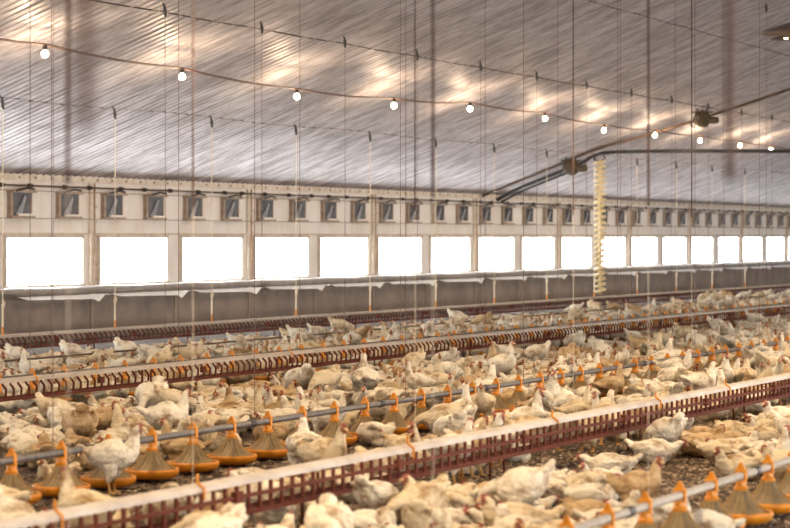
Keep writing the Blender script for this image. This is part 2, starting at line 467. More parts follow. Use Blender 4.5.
# ------------------------------------------------------------------ feeder troughs and pan lines
# each line: two ground points (X, Y), read from where it stands
def line_pts(ya, yb, top):       # picture heights at the left and right edges -> ground points for a part at height top
    out = []
    for px, py in ((0, ya), (790, yb)):
        d = F * (EYE - top) / (py - 237.0); u = px - 395.0
        x = (d * CC + (u * d / F) * SS); y = (d * SS - (u * d / F) * CC)
        out.append(Vector((x, y, 0)))
    return out
LINES = {
    'near': line_pts(521, 373.0, 0.485),
    'middle': line_pts(379, 303.5, 0.485),
    'far': line_pts(335, 284, 0.485),
    'pan_front': line_pts(0, 0, 0.42) if False else None,
}
def from_two(p1, p2, z):
    out = []
    for px, py in (p1, p2):
        d = F * (EYE - z) / (py - 237.0); u = px - 395.0
        out.append(Vector((d * CC + (u * d / F) * SS, d * SS - (u * d / F) * CC, 0)))
    return out
PIPE_Z = 0.37
LINES['pan_front'] = from_two((600, 521), (790, 460), PIPE_Z)
LINES['pan_mid'] = from_two((0, 462), (790, 341), PIPE_Z)
LINES['pan_back'] = [p + Vector((0, .62, 0)) for p in LINES['middle']]
def on_line(name, px):           # point of a line at picture column px
    a, b = LINES[name]; lo, hi = -0.35, 4.0
    for _ in range(60):
        m = (lo + hi) / 2; p = a.lerp(b, m)
        if project(p.x, p.y, 0)[0] < px: lo = m
        else: hi = m
    return a.lerp(b, lo)
def line_y(name, x):
    a, b = LINES[name]; return a.y + (b.y - a.y) * (x - a.x) / (b.x - a.x)

def trough(key, label, lidmat, bars_to, hooks):
    a0, b0 = on_line(key, -60), on_line(key, 880)
    if b0.x > X1 - .3: b0 = a0.lerp(b0, (X1 - .3 - a0.x) / (b0.x - a0.x))
    dirv = (b0 - a0).normalized(); Lg = (b0 - a0).length
    t = thing('chain_feeder', label, 'feeder', a0); t.rotation_euler = (0, 0, math.atan2(dirv.y, dirv.x))
    # folded lid
    bm = bmesh.new()
    prof = [(-.075, .437), (-.070, .470), (-.035, .485), (.035, .485), (.070, .470), (.075, .437), (.062, .437), (.058, .462), (-.058, .462), (-.062, .437)]
    A = [bm.verts.new((0, y, z)) for y, z in prof]; B = [bm.verts.new((Lg, y, z)) for y, z in prof]
    for i in range(len(prof)): bm.faces.new((A[i], A[(i + 1) % 10], B[(i + 1) % 10], B[i]))
    bm.faces.new(A[::-1]); bm.faces.new(B)
    obj('lid', bm, lidmat, t)
    # grille: hooked bars from under the lid to the lower rail
    bm = bmesh.new(); step = 0.165; nb = int(Lg / step)
    for i in range(nb):
        x = i * step
        pl = [(x + .01, -.055, .44), (x - .022, -.080, .42), (x - .012, -.10, .395), (x + .010, -.105, .37), (x + .010, -.10, .30), (x, -.09, .255)]
        if bars_to: box(bm, x - .016, x + .016, -.104, -.086, .26, .44)
        else: tube(bm, pl, 0.015, 4, caps=False)
    if bars_to: box(bm, 0, Lg, -.108, -.084, .352, .378)
    box(bm, 0, Lg, -.108, -.080, .235, .268)
    for i in range(nb // 16):
        x = i * step * 16 + .6; box(bm, x, x + .10, -.125, -.08, .33, .405)
    obj('grille', bm, M['red'], t)
    bm = bmesh.new()
    box(bm, 0, Lg, -.05, .05, .235, .245); box(bm, 0, Lg, -.055, -.045, .235, .275); box(bm, 0, Lg, .045, .055, .235, .275)
    obj('feed_channel', bm, M['red'], t)
    # stands
    for i in range(int(Lg / 3.6)):
        bm = bmesh.new(); x = 1.0 + i * 3.6
        box(bm, x - .012, x + .012, -.07, -.055, 0, .42); box(bm, x - .012, x + .012, .055, .07, 0, .42)
        box(bm, x - .012, x + .012, -.055, .055, .222, .235)
        obj('stand', bm, M['red'], t)
    for px in hooks:
        p = on_line(key, px); q = (p - a0).dot(dirv)
        bm = bmesh.new()
        tube(bm, [(q, -.090, .39), (q, -.092, .465), (q, -.05, .495), (q, -.04, .50), (q, -.04, .56)], 0.010, 6)
        obj('hanging_hook', bm, M['orange'], t)
    return t
trough('near', 'nearest red chain feeder with a clean white lid, crossing the bottom of the photo', M['lid'], 1, [49, 192, 403, 548, 652, 722])
trough('middle', 'middle red chain feeder with grey dusty lid, orange pan clips showing behind it', M['lidgrey'], 0, [31, 287, 446, 566])
trough('far', 'farthest red chain feeder running below the grey lower wall', M['lidgrey'], 0, [])

def make_pan(pz):
    t = thing('feeder_pan', '', 'feeder pan', (0, 0, 0))
    bm = bmesh.new()
    lathe(bm, [(0.0, .03), (.16, .03), (.195, .042), (.225, .065), (.236, .100), (.228, .116), (.210, .108), (.198, .08), (.17, .055), (0.0, .05)], 24)
    bmesh.ops.remove_doubles(bm, verts=bm.verts, dist=1e-4)
    obj('dish', bm, M['orange'], t, True)
    bm = bmesh.new()
    lathe(bm, [(.190, .092), (.135, .14), (.085, .19), (.055, .235), (.042, .275), (.034, .275), (.046, .23), (.078, .185), (.13, .13), (.18, .088)], 20)
    obj('cone', bm, M['pancone'], t, True)
    bm = bmesh.new()
    for k in range(14):
        a = 2 * math.pi * k / 14; c_, s_ = math.cos(a), math.sin(a)
        tube(bm, [(.212 * c_, .212 * s_, .102), (.140 * c_, .140 * s_, .150), (.088 * c_, .088 * s_, .196), (.045 * c_, .045 * s_, .28)], 0.0042, 4, caps=False)
    obj('spokes', bm, M['spoke'], t)
    bm = bmesh.new()
    lathe(bm, [(.0, .262), (.050, .262), (.052, .285), (.040, .30), (.036, pz - .04), (.046, pz - .03), (.0, pz - .03)], 14)
    for s in (-1, 1):
        box(bm, -.017, .017, s * .034 - .007, s * .034 + .007, pz - .05, pz + .035)
    box(bm, -.020, .020, -.041, .041, pz + .030, pz + .046)
    v = box(bm, -.012, .012, -.03, .03, pz + .046, pz + .095)
    for q in v:
        if q.co.z > pz + .08: q.co.y *= 0.35
    obj('clip', bm, M['orange'], t)
    return t
def pan_line(key, label, pz, pmat, rad, ph, pan_label, group, lab_pipe):
    a0, b0 = on_line(key, -40), on_line(key, 850)
    dirv = (b0 - a0).normalized(); Lg = (b0 - a0).length; ang = math.atan2(dirv.y, dirv.x)
    t = thing('feed_pipe', lab_pipe, 'pipe', a0); t.rotation_euler = (0, 0, ang)
    bm = bmesh.new(); tube(bm, [(0, 0, pz), (Lg, 0, pz)], rad, 12); obj('tube', bm, pmat, t, True)
    q0 = (on_line(key, ph) - a0).dot(dirv)
    for i in range(int(Lg / 3.0)):
        bm = bmesh.new(); x = (q0 + 0.36) % 3.0 + i * 3.0; tube(bm, [(x, 0, pz), (x + .09, 0, pz)], rad + .008, 12)
        obj('joint', bm, M['dark'], t)
    spots = []; k = -200
    while k < 400:
        q = q0 + k * 0.75; k += 1
        if q < .2 or q > Lg - .2: continue
        p = a0 + dirv * q; px = project(p.x, p.y, .3)[0]
        if -22 < px < 812: spots.append(p)
    proto = None
    for i, p in enumerate(spots):
        lb = pan_label % ('leftmost' if i == 0 else 'rightmost' if i == len(spots) - 1 else ordinal(i + 1) + ' from the left')
        if proto is None: proto = make_pan(pz); proto['label'] = lb; proto['group'] = group; o = proto
        else: o = copy_tree(proto, lb)
        o.location = p; o.rotation_euler = (0, 0, ang)
    return spots
PANS = []
PANS += pan_line('pan_front', '', PIPE_Z, M['lightpipe'], 0.030, 741, 'orange feeder pan on the nearest pipe in the bottom right corner, %s', 'feeder pans on the nearest pipe', 'pale grey feed pipe carrying the nearest orange pans, bottom right')
PANS += pan_line('pan_mid', '', PIPE_Z, M['greypipe'], 0.030, 61.5, 'orange feeder pan on the dark grey middle pipe, %s', 'feeder pans on the middle pipe', 'dark grey feed pipe carrying the middle row of orange pans across the picture')
PANS += pan_line('pan_back', '', 0.42, M['greypipe'], 0.025, 32, 'orange pan clipped behind the middle red trough, %s', 'feeder pans behind the middle trough', 'dark feed pipe just behind the grey lid of the middle trough')
# the drinker line between the far and middle troughs
DY = 19.3
bm = bmesh.new(); tube(bm, [(along(-60, DY), DY, .30), (along(850, DY), DY, .30)], 0.016, 8)
tag(obj('drinker_pipe', bm, M['brownpipe']), 'thin brown drinker pipe among the hens between the far and middle troughs', 'pipe')

# ------------------------------------------------------------------ ceiling cables, clips and hanging cords
def cable(y, drop, r, label, sag=0.03, m='corddark', x0=None, x1=None, beads=0, bay=3.62, ph=0):
    t = thing('ceiling_cable', label, 'cable', (0, y, 0))
    pts = []; x = x0 if x0 is not None else 14.0; e = x1 if x1 is not None else 126.0
    while x < e:
        pts.append((x, 0, ceil_z(y) - drop - sag * abs(math.sin(math.pi * (x - ph) / bay)))); x += bay / 4
    bm = bmesh.new(); tube(bm, pts, r, 5); obj('wire', bm, M[m], t)
    if beads:
        bm = bmesh.new()
        for q in range(len(pts) - 1):
            for s in range(beads):
                if random.random() < .3: continue
                a = Vector(pts[q]).lerp(Vector(pts[q + 1]), s / beads); tube(bm, [a - Vector((.07, 0, 0)), a + Vector((.07, 0, 0))], r * 1.9, 5)
        o = obj('bead', bm, M['dark'], t); o['kind'] = 'stuff'
def cord_row(y, px0, sp, ztop, zbot, r, m, fmt, group, clip=True, handle=False, clipz=None, lo=0, hi=790, maxn=40, yfun=None, ytop=None, rope=0):
    x0 = along(px0, y); items = []
    if yfun:
        for _ in range(8): x0 = along(px0, yfun(x0))
    for k in range(-30, 60):
        x = x0 + k * sp
        if x < 0.5: continue
        yy = yfun(x) if yfun else y
        px = project(x, yy, 2)[0]
        if lo < px < hi: items.append((px, x, yy))
    items = sorted(items)[:maxn]
    for i, (px, x, yy) in enumerate(items):
        lb = fmt % ('leftmost' if i == 0 else 'rightmost' if i == len(items) - 1 else ordinal(i + 1) + ' from the left')
        zt = ztop if ztop else ceil_z(yy) - 0.04
        t = thing('suspension_wire', lb, 'cord', (x, yy, zbot), group); ly = 0
        if ytop: zt = EYE + ytop * yy
        if rope:
            zc = 2.3 - zbot
            bm = bmesh.new(); tube(bm, [(0, 0, zc), (0, 0, zt - zbot)], rope, 8); obj('rope', bm, M['ropebrown'], t)
            bm = bmesh.new(); tube(bm, [(0, 0, 0), (0, 0, zc)], .002, 5); obj('wire', bm, M['cordlight'], t)
            continue
        bm = bmesh.new(); tube(bm, [(0, 0, 0), (0.004, ly / 2, (zt - zbot) * .5), (0, ly, zt - zbot)], r, 6); obj('cord', bm, M[m], t)
        if clip:
            bm = bmesh.new(); zz = zt - zbot
            tube(bm, [(-.03, ly, zz + .02), (0, ly, zz - .08), (.012, ly, zz - .18)], 0.03, 6, rads=[.015, .035, .02])
            tube(bm, [(-.03, ly, zz - .02), (-.09, ly, zz + .05)], 0.014, 5)
            obj('pulley', bm, M['dark'], t)
        if handle:
            bm = bmesh.new(); tube(bm, [(0, 0, .42), (0.01, 0, .47), (.03, 0, .52), (.0, 0, .56)], .02, 6, rads=[.018, .035, .03, .015])
            tube(bm, [(0, 0, 0.02), (0, 0, .42)], .020, 6)
            obj('adjuster', bm, M['cordlight'], t)
            bm = bmesh.new(); tube(bm, [(0, 0, -.02), (0, 0, .12)], .022, 6); obj('hook', bm, M['orange'], t)
FARY = (LINES['far'][0].y + LINES['far'][1].y) / 2
farf = lambda x: line_y('far', x)
cord_row(22.9, 115, 3.62, None, 0.495, 0.009, 'cordlight', 'pale cord with white adjuster down to the farthest trough, %s', 'cords above the farthest trough', True, True, yfun=farf, maxn=40, hi=770, ytop=.104)
cord_row(19.3, 345, 3.6, None, 0.31, 0.005, 'corddark', 'dark cord with black pulley, down to the drinker pipe, %s', 'cords above the drinker pipe', hi=780)
midf = lambda x: line_y('middle', x)
cord_row(16.3, 30, 3.6, None, 0.495, 0.0045, 'corddark', 'thin dark cord down to the middle red trough, %s', 'cords above the middle trough', yfun=midf, hi=780)
pmf = lambda x: line_y('pan_mid', x)
cord_row(10.4, 53, 3.6, None, PIPE_Z + .03, 0.0035, 'corddark', 'thin dark cord down to the dark grey middle pipe, %s', 'cords above the middle pipe', clip=False, yfun=pmf, hi=780)
nf = lambda x: line_y('near', x)
cord_row(7.8, 193, 3.6, None, 0.495, 0.0045, 'corddark', 'blurred cord down to the near white-lidded trough, %s', 'cords above the near trough', clip=False, yfun=nf, hi=780, rope=.006)
pf = lambda x: line_y('pan_front', x)
cord_row(4.97, 433, 3.6, None, PIPE_Z + .03, 0.0045, 'ropebrown', 'blurred brown cord down to the nearest pan pipe, %s', 'cords above the nearest pipe', clip=False, yfun=pf, hi=790, lo=60, rope=.009)
# thick ropes close to the lens, on the line nearest the camera
for px, y, r, lb in ((86, 1.8, 0.011, 'very blurred thick brown rope crossing the ceiling near the left edge'),
                     (730, 1.75, 0.012, 'very blurred thick brown rope crossing the ceiling near the right edge')):
    x = along(px, y); bm = bmesh.new()
    tube(bm, [(0, 0, 2.25), (0, 0, ceil_z(y) - .05)], r, 10)
    o = obj('hanging_rope', bm, M['ropebrown']); o.location = (x, y, 0); tag(o, lb, 'rope')

t = thing('ceiling_cable', 'lowest beaded cable slung below the ceiling, holding the cords of the farthest trough', 'cable', (0, 0, 0))
pts = []; x = 30.0
while x < 124: pts.append(Vector((x, farf(x), EYE + .104 * farf(x) + .015 + .02 * math.sin(x * .8)))); x += .9
bm = bmesh.new(); tube(bm, pts, .006, 5); obj('wire', bm, M['corddark'], t)
bm = bmesh.new()
for q in pts:
    for k in range(2):
        if random.random() < .75: a = q + Vector((.45 * k + random.uniform(0, .1), 0, 0)); tube(bm, [a, a + Vector((.12, 0, 0))], .013, 5)
obj('bead', bm, M['dark'], t)['kind'] = 'stuff'
cable(19.3, 0.14, 0.007, 'beaded cable under the ceiling holding pulleys above the bulbs', 0.02, beads=6, ph=along(345, 19.3))
cable(16.2, 0.14, 0.008, 'third beaded cable under the ceiling counted from the wall', 0.02, beads=3, ph=along(30, 16.3))
cable(13.6, 0.14, 0.010, 'thin cable high under the ceiling near the ridge', 0.02)

# ------------------------------------------------------------------ bulbs
BY = 20.6
bulbs = [(-55, 34), (45, 52), (182, 75), (297, 95), (394, 104), (470, 107.5), (545, 117.5), (604, 129), (655, 134), (700, 139.5), (740, 144.5), (771, 149)]
def make_bulb():
    t = thing('light_bulb', '', 'light bulb', (0, 0, 0), 'lit bulbs on the sagging cable')
    bm = bmesh.new(); lathe(bm, [(0, .11), (.035, .11), (.04, .06), (.035, .03), (0, .03)], 12); obj('socket', bm, M['dark'], t)
    bm = bmesh.new(); bmesh.ops.create_uvsphere(bm, u_segments=14, v_segments=10, radius=.058)
    for v in bm.verts:
        v.co.z = v.co.z * 1.05 - .03
    obj('glass_bulb', bm, M['bulb'], t, True)
    return t
bl = bpy.data.lights.new('bulb_light', 'POINT'); bl.energy = BULB_WATT; bl.color = (1.0, 0.74, 0.48); bl.shadow_soft_size = 0.10
bproto = None; cpts = []
nvis = sum(1 for b in bulbs if b[0] > 0); vi = 0
for px, py in bulbs:
    x = along(px, BY); z = EYE + (237 - py) / F * project(x, BY, 0)[2]
    z = min(z, ceil_z(BY) - 0.16)
    vi += 1 if px > 0 else 0
    lb = ('lit bulb just outside the left edge' if px < 0 else 'leftmost lit bulb on the sagging ceiling cable' if vi == 1 else
          'rightmost lit bulb on the sagging ceiling cable' if vi == nvis else 'lit bulb on the sagging ceiling cable, %s from the left' % ordinal(vi))
    if bproto is None: bproto = make_bulb(); o = bproto; o['label'] = lb
    else: o = copy_tree(bproto, lb)
    o.location = (x, BY, z)
    l = bpy.data.objects.new('bulb_light', bl); COL.objects.link(l); l.parent = o; l.location = (0, 0, -.24)
    cpts.append((x, BY, z + .12))
last = cpts[-1]
for k in range(1, 6): cpts.append((last[0] + k * 4.6, BY, last[2]))
full = []
for a, b in zip(cpts[:-1], cpts[1:]):
    for s in range(4):
        f = s / 4; p = Vector(a).lerp(Vector(b), f); p.z -= 0.05 * math.sin(math.pi * f); full.append(p)
full.append(Vector(cpts[-1]))
bm = bmesh.new(); tube(bm, full, 0.022, 6)
tag(obj('lamp_cable', bm, M['corddark']), 'dark sagging cable with the row of lit bulbs hanging from it', 'cable')
# bulb row nearer the ridge, seen only at the top right corner
BY2 = 13.2
fl = bpy.data.lights.new('ridge_bulb_light', 'POINT'); fl.energy = BULB_WATT * 1.3; fl.color = (1.0, 0.68, 0.40); fl.shadow_soft_size = 0.10
def shade_lamp(x, y, z, lb, light=None):
    t = thing('pendant_lamp', lb, 'lamp', (x, y, z))
    bm = bmesh.new(); lathe(bm, [(.03, .16), (.06, .13), (.36, .04), (.40, .0), (.385, .0), (.05, .11), (.02, .13)], 20); obj('lamp_shade', bm, M['shade'], t, True)
    bm = bmesh.new(); tube(bm, [(0, 0, .13), (0, 0, ceil_z(y) - z - .03)], .012, 6); obj('stem', bm, M['corddark'], t)
    bm = bmesh.new(); bmesh.ops.create_uvsphere(bm, u_segments=12, v_segments=8, radius=.05)
    for v in bm.verts: v.co.z += .055
    obj('glass_bulb', bm, M['bulb'], t, True)
    l = bpy.data.objects.new('ridge_bulb_light', light or fl); COL.objects.link(l); l.parent = t; l.location = (0, 0, -.06); return t
xl = along(786, 15.4)
zl = EYE + (237 - 28) / F * project(xl, 15.4, 0)[2]
shade_lamp(xl, 15.4, min(zl, ceil_z(15.4) - .3), 'dark disc shaped lamp shade at the top right corner')
# added lamp rows, unseen above the frame, to light the birds from overhead
fl.type = 'SPOT'
wl = bpy.data.lights.new('added_row_light', 'SPOT'); wl.energy = 460; wl.color = (1.0, 0.74, 0.46); wl.shadow_soft_size = 0.2
wl.spot_size = 2.5; wl.spot_blend = 0.6
for y, zz, nm in ((6.5, 4.3, 'nearer'), (12.6, 6.0, 'farther')):
    for i, x in enumerate(np.arange(8, 62 if y < 10 else 36, 6.2)):
        t = shade_lamp(x, y, zz, 'added shaded lamp above the frame in the %s lamp row, %s of its row' % (nm, ordinal(i + 1)), wl)
# ------------------------------------------------------------------ cross augers on the right
def pipe_thing(name, label, pts, r, m):
    # smooth the path
    P_ = [Vector(p) for p in pts]; out = []
    for i in range(len(P_) - 1):
        a = P_[max(i - 1, 0)]; b = P_[i]; c_ = P_[i + 1]; d = P_[min(i + 2, len(P_) - 1)]
        for s in range(6):
            t_ = s / 6
            out.append(0.5 * ((2 * b) + (c_ - a) * t_ + (2 * a - 5 * b + 4 * c_ - d) * t_ ** 2 + (3 * b - a - 3 * c_ + d) * t_ ** 3))
    out.append(P_[-1])
    bm = bmesh.new(); tube(bm, out, r, 10)
    return tag(obj(name, bm, M[m], smooth=True), label, 'pipe')
def at_plane(px, py, X):         # point with the given X on the sight line: used to read the auger's course
    k = (px - 395) / F
    y = (X * SS - k * X * CC) / (CC + k * SS); d = X * CC + y * SS
    return Vector((X, y, EYE + (237 - py) / F * d))
def under(p, g): p.z = min(p.z, ceil_z(p.y) - g); return p
XA = 69.4; XB = 68.3
pb = [under(at_plane(a, b, XA), .12) for a, b in ((497, 200), (520, 186.5), (540, 176), (565, 165), (582, 158))] + [at_plane(a, b, XA) for a, b in ((600, 153.5), (640, 151.5), (700, 151), (790, 151.3), (880, 151))]
pipe_thing('cross_auger', 'thick black auger pipe rising from the eave, then level across the house', pb, 0.055, 'blackpipe')
pb2 = [Vector((p.x + .35, p.y, p.z - .06)) for p in pb[:5]]
pipe_thing('flex_pipe', 'short black pipe alongside the thick auger where it rises from the eave', pb2, 0.04, 'blackpipe')
pa = [under(at_plane(a, b, XB), .08) for a, b in ((481, 194), (505, 179), (530, 168), (560, 160), (600, 148), (640, 137), (700, 119), (790, 89), (880, 58))]
pipe_thing('sloping_auger', 'thin brown auger pipe running up the ceiling slope to the right edge', pa, 0.04, 'brownpipe')

def motor(px, py, label, flip):
    c = at_plane(px, py, XB - .25); c.z = min(c.z, ceil_z(c.y) - .33)
    t = thing('drive_motor', label, 'motor', c)
    bm = bmesh.new()
    r_ = bmesh.ops.create_icosphere(bm, subdivisions=3, radius=.25)
    for v in r_['verts']:
        v.co.x *= .8; v.co.z *= .95; v.co += v.co.normalized() * .05 * noise.noise(v.co * 9)
    obj('housing', bm, M['motor'], t)
    bm = bmesh.new(); tube(bm, [(0, -.20 * flip, -.04), (0, -.44 * flip, -.04)], .10, 12); tube(bm, [(0, -.44 * flip, -.04), (0, -.48 * flip, -.04)], .075, 12)
    obj('motor', bm, M['motor'], t)
    bm = bmesh.new(); box(bm, -.05, .05, -.3, .3, .17, .21); box(bm, -.03, .03, -.16, -.12, .15, .30); box(bm, -.03, .03, .12, .16, .15, .30)
    obj('bracket', bm, M['dark'], t)
    bm = bmesh.new(); tube(bm, [(0, .2 * flip, 0), (0, .3 * flip, -.08), (0, .32 * flip, -.2), (0, .2 * flip, -.24)], .018, 6)
    obj('chain', bm, M['dark'], t)
    return t
motor(571, 159.5, 'brown dusty drive motor on the ceiling pipes above the coiled yellow hose', 1)
motor(702, 119, 'brown dusty drive motor higher up on the thin sloping pipe', 1)

# coiled drop hose
hx = XA; hp = at_plane(600, 156, XA); hy = line_y('far', hx)
t = thing('drop_hose', 'pale yellow coiled hose hanging from the black auger to the far trough', 'hose', (hx, hp.y, .44))
H_ = hp.z - .44 - .1
bm = bmesh.new(); pts = []; turns = 24
for i in range(turns * 10):
    a = 2 * math.pi * i / 10; f = i / (turns * 10)
    pts.append((.155 * math.cos(a), .155 * math.sin(a), f * H_))
tube(bm, pts, .032, 5); obj('coil', bm, M['hose'], t, True)
bm = bmesh.new(); tube(bm, [(0, 0, .0), (0, 0, H_)], .055, 10); obj('inner_tube', bm, M['hose'], t, True)
bm = bmesh.new()
for s in (-1, 1):
    tube(bm, [(0, s * .10, H_ + .12), (0, s * .16, H_ + .04), (0, s * .10, H_ - .05), (0, s * .03, H_)], .025, 6)
obj('hook', bm, M['dark'], t)

# ------------------------------------------------------------------ hens
def hen_parts(pose):
    """pose -> list of (points, (ry, rz)) tubes in hen space: +X ahead, ground at z = 0"""
    up = {'sit': 0.0, 'sitlow': -0.01, 'situp': 0.0, 'preen': 0.01, 'stand': 0.16, 'peck': 0.15, 'standup': 0.17, 'lean': 0.12}[pose]
    tilt = {'sit': 0.0, 'sitlow': 0.0, 'situp': 0.18, 'preen': 0.05, 'stand': 0.10, 'peck': -0.30, 'standup': 0.28, 'lean': -0.05}[pose]
    base = [(-.200, .215, .014, .014), (-.18, .205, .036, .026), (-.150, .185, .066, .052), (-.110, .160, .096, .090), (-.055, .145, .115, .118),
            (.01, .140, .123, .126), (.07, .145, .112, .120), (.115, .155, .088, .098), (.14, .17, .062, .07)]
    ct, st = math.cos(tilt), math.sin(tilt)
    body = []
    for x, z, ry, rz in base:
        zz = z - .14
        body.append((x * ct - zz * st, 0.0, x * st + zz * ct + .135 + up, ry, rz))
    sx, _, sz = body[-1][0], 0, body[-1][2]
    N_ = {
        'sit':     [(.020, 0, .045, .048, .050), (.030, 0, .085, .036, .038), (.036, 0, .115, .029, .031), (.052, 0, .132, .027, .027), (.078, 0, .128, .014, .015)],
        'sitlow':  [(.025, 0, .015, .045, .045), (.045, 0, .035, .034, .034), (.062, 0, .050, .029, .030), (.088, 0, .050, .024, .024), (.108, 0, .042, .013, .013)],
        'situp':   [(.006, 0, .060, .046, .048), (.010, 0, .115, .034, .036), (.014, 0, .165, .027, .028), (.030, .004, .192, .027, .027), (.058, .008, .190, .014, .014)],
        'preen':   [(.010, .02, .050, .048, .046), (-.01, .065, .065, .036, .034), (-.045, .095, .045, .029, .028), (-.075, .105, .015, .025, .025), (-.09, .105, -.01, .013, .013)],
        'stand':   [(.018, 0, .055, .046, .046), (.030, 0, .105, .033, .034), (.036, 0, .145, .027, .028), (.054, 0, .165, .027, .027), (.080, 0, .160, .014, .014)],
        'peck':    [(.045, 0, .000, .045, .045), (.095, 0, -.035, .034, .034), (.125, 0, -.085, .028, .028), (.140, 0, -.120, .025, .026), (.150, 0, -.150, .012, .012)],
        'standup': [(.000, 0, .065, .045, .045), (.004, 0, .125, .032, .033), (.010, 0, .180, .026, .027), (.026, 0, .205, .027, .027), (.054, 0, .202, .014, .014)],
        'lean':    [(.040, 0, .035, .045, .044), (.075, 0, .070, .032, .033), (.098, 0, .095, .027, .028), (.122, 0, .102, .026, .026), (.148, 0, .094, .013, .013)],
    }[pose]
    neck = [(sx + a, b, sz + c_, ry, rz) for a, b, c_, ry, rz in N_]
    return body, neck, up, tilt
def etube(bm, secs, seg=14):
    ctr = [Vector(s[:3]) for s in secs]; rings = []
    for i, s in enumerate(secs):
        t = (ctr[min(i + 1, len(ctr) - 1)] - ctr[max(i - 1, 0)]).normalized()
        side = Vector((0, 1, 0)); side = (side - t * side.dot(t))
        side = side.normalized() if side.length > .2 else Vector((1, 0, 0)); upv = side.cross(t)
        rings.append([bm.verts.new(ctr[i] + side * s[3] * math.cos(2 * math.pi * k / seg) + upv * s[4] * math.sin(2 * math.pi * k / seg)) for k in range(seg)])
    for i in range(len(rings) - 1):
        for k in range(seg): bm.faces.new((rings[i][k], rings[i][(k + 1) % seg], rings[i + 1][(k + 1) % seg], rings[i + 1][k]))
    bm.faces.new(rings[0][::-1]); bm.faces.new(rings[-1])
def ellipsoid(bm, c, r, rot=None, sub=3):
    q = bmesh.ops.create_icosphere(bm, subdivisions=sub, radius=1.0)
    for v in q['verts']:
        p = Vector((v.co.x * r[0], v.co.y * r[1], v.co.z * r[2]))
        if rot is not None: p = rot @ p
        v.co = p + Vector(c)
def set_tint(me, cols):
    at = me.color_attributes.new('tint', 'FLOAT_COLOR', 'POINT')
    at.data.foreach_set('color', np.asarray(cols, dtype=np.float32).ravel())
def build_hen(pose):
    body, neck, up, tilt = hen_parts(pose)
    bm = bmesh.new()
    etube(bm, body + neck, 16)
    R = Matrix.Rotation(-tilt, 3, 'Y')
    for s in (-1, 1):        # folded wings
        c = R @ Vector((-.035, s * .092, .022)); c.z += .135 + up
        ellipsoid(bm, c, (.135, .034, .072), R @ Matrix.Rotation(.16, 3, 'Y') @ Matrix.Rotation(s * .10, 3, 'Z'))
        c = R @ Vector((-.145, s * .055, .040)); c.z += .135 + up
        ellipsoid(bm, c, (.075, .018, .030), R @ Matrix.Rotation(.30, 3, 'Y') @ Matrix.Rotation(-s * .30, 3, 'Z'))
    c = R @ Vector((-.205, 0, .075)); c.z += .135 + up       # tail fan
    ellipsoid(bm, c, (.055, .050, .028), R @ Matrix.Rotation(.75, 3, 'Y'))
    shank = []
    if up > .05:
        for s in (-1, 1):
            hx_ = -.005 + s * .02
            tube(bm, [(hx_ + .01, s * .06, up + .07), (hx_ + .015, s * .062, up + .0), (hx_ - .01, s * .062, up * .62)], .03, 8, rads=[.06, .043, .019])
            tube(bm, [(hx_ - .01, s * .062, up * .66), (hx_ + .008, s * .062, .012)], .0115, 7)
            for a in (-.5, 0, .5, math.pi):
                l_ = .05 if a < 3 else .022
                tube(bm, [(hx_ + .008, s * .062, .013), (hx_ + .008 + l_ * math.cos(a), s * .062 + l_ * math.sin(a), .008)], .009, 6, rads=[.011, .007])
    else:
        for s in (-1, 1): ellipsoid(bm, (.03, s * .07, .055), (.075, .045, .055))
    me = bpy.data.meshes.new('tmp'); bm.to_mesh(me); bm.free()
    o = bpy.data.objects.new('tmp', me)
    ws = bpy.data.scenes.new('workbench'); ws.collection.objects.link(o); vl = ws.view_layers[0]
    rm = o.modifiers.new('r', 'REMESH'); rm.mode = 'VOXEL'; rm.voxel_size = .0062
    s_ = o.modifiers.new('s', 'SMOOTH'); s_.factor = .6; s_.iterations = 3
    vl.update(); dg = vl.depsgraph
    hi = bpy.data.meshes.new_from_object(o.evaluated_get(dg))
    o.modifiers.clear(); o.data = hi
    dm = o.modifiers.new('d', 'DECIMATE'); dm.ratio = .10
    vl.update(); mid = bpy.data.meshes.new_from_object(o.evaluated_get(vl.depsgraph))
    dm.ratio = .032
    vl.update(); lo = bpy.data.meshes.new_from_object(o.evaluated_get(vl.depsgraph))
    bpy.data.objects.remove(o); bpy.data.scenes.remove(ws)
    print('verts', pose, len(hi.vertices), len(mid.vertices), len(lo.vertices))
    head = Vector(neck[-2][:3]); beak = Vector(neck[-1][:3])
    fdir = (beak - head).normalized()
    for m_, amp in ((hi, .006), (mid, .004), (lo, 0)):
        cols = []
        for v in m_.vertices:
            p = v.co; c = (1, 1, 1, 1)
            dh = (p - (head + fdir * .014)).length
            k = max(0, min(1, (.034 - dh) / .012))
            c = (1 - .45 * k, 1 - .76 * k, 1 - .80 * k, 1)
            if up > .05 and p.z < up * .64:
                k = min(1, (up * .64 - p.z) / .02); c = (1 - .15 * k, 1 - .45 * k, 1 - .75 * k, 1)
            elif amp and dh > .05:
                q = noise.noise(Vector((p.x * 14, p.y * 30, p.z * 30)))
                q2 = noise.noise(p * 60)
                v.co = p + v.normal * (q * amp + q2 * amp * .4)
            cols.append(c)
        set_tint(m_, cols)
        for pl in m_.polygons: pl.use_smooth = True
        m_.materials.clear(); m_.materials.append(M['hen'])
    return dict(hi=hi, mid=mid, lo=lo, head=head, f=fdir)
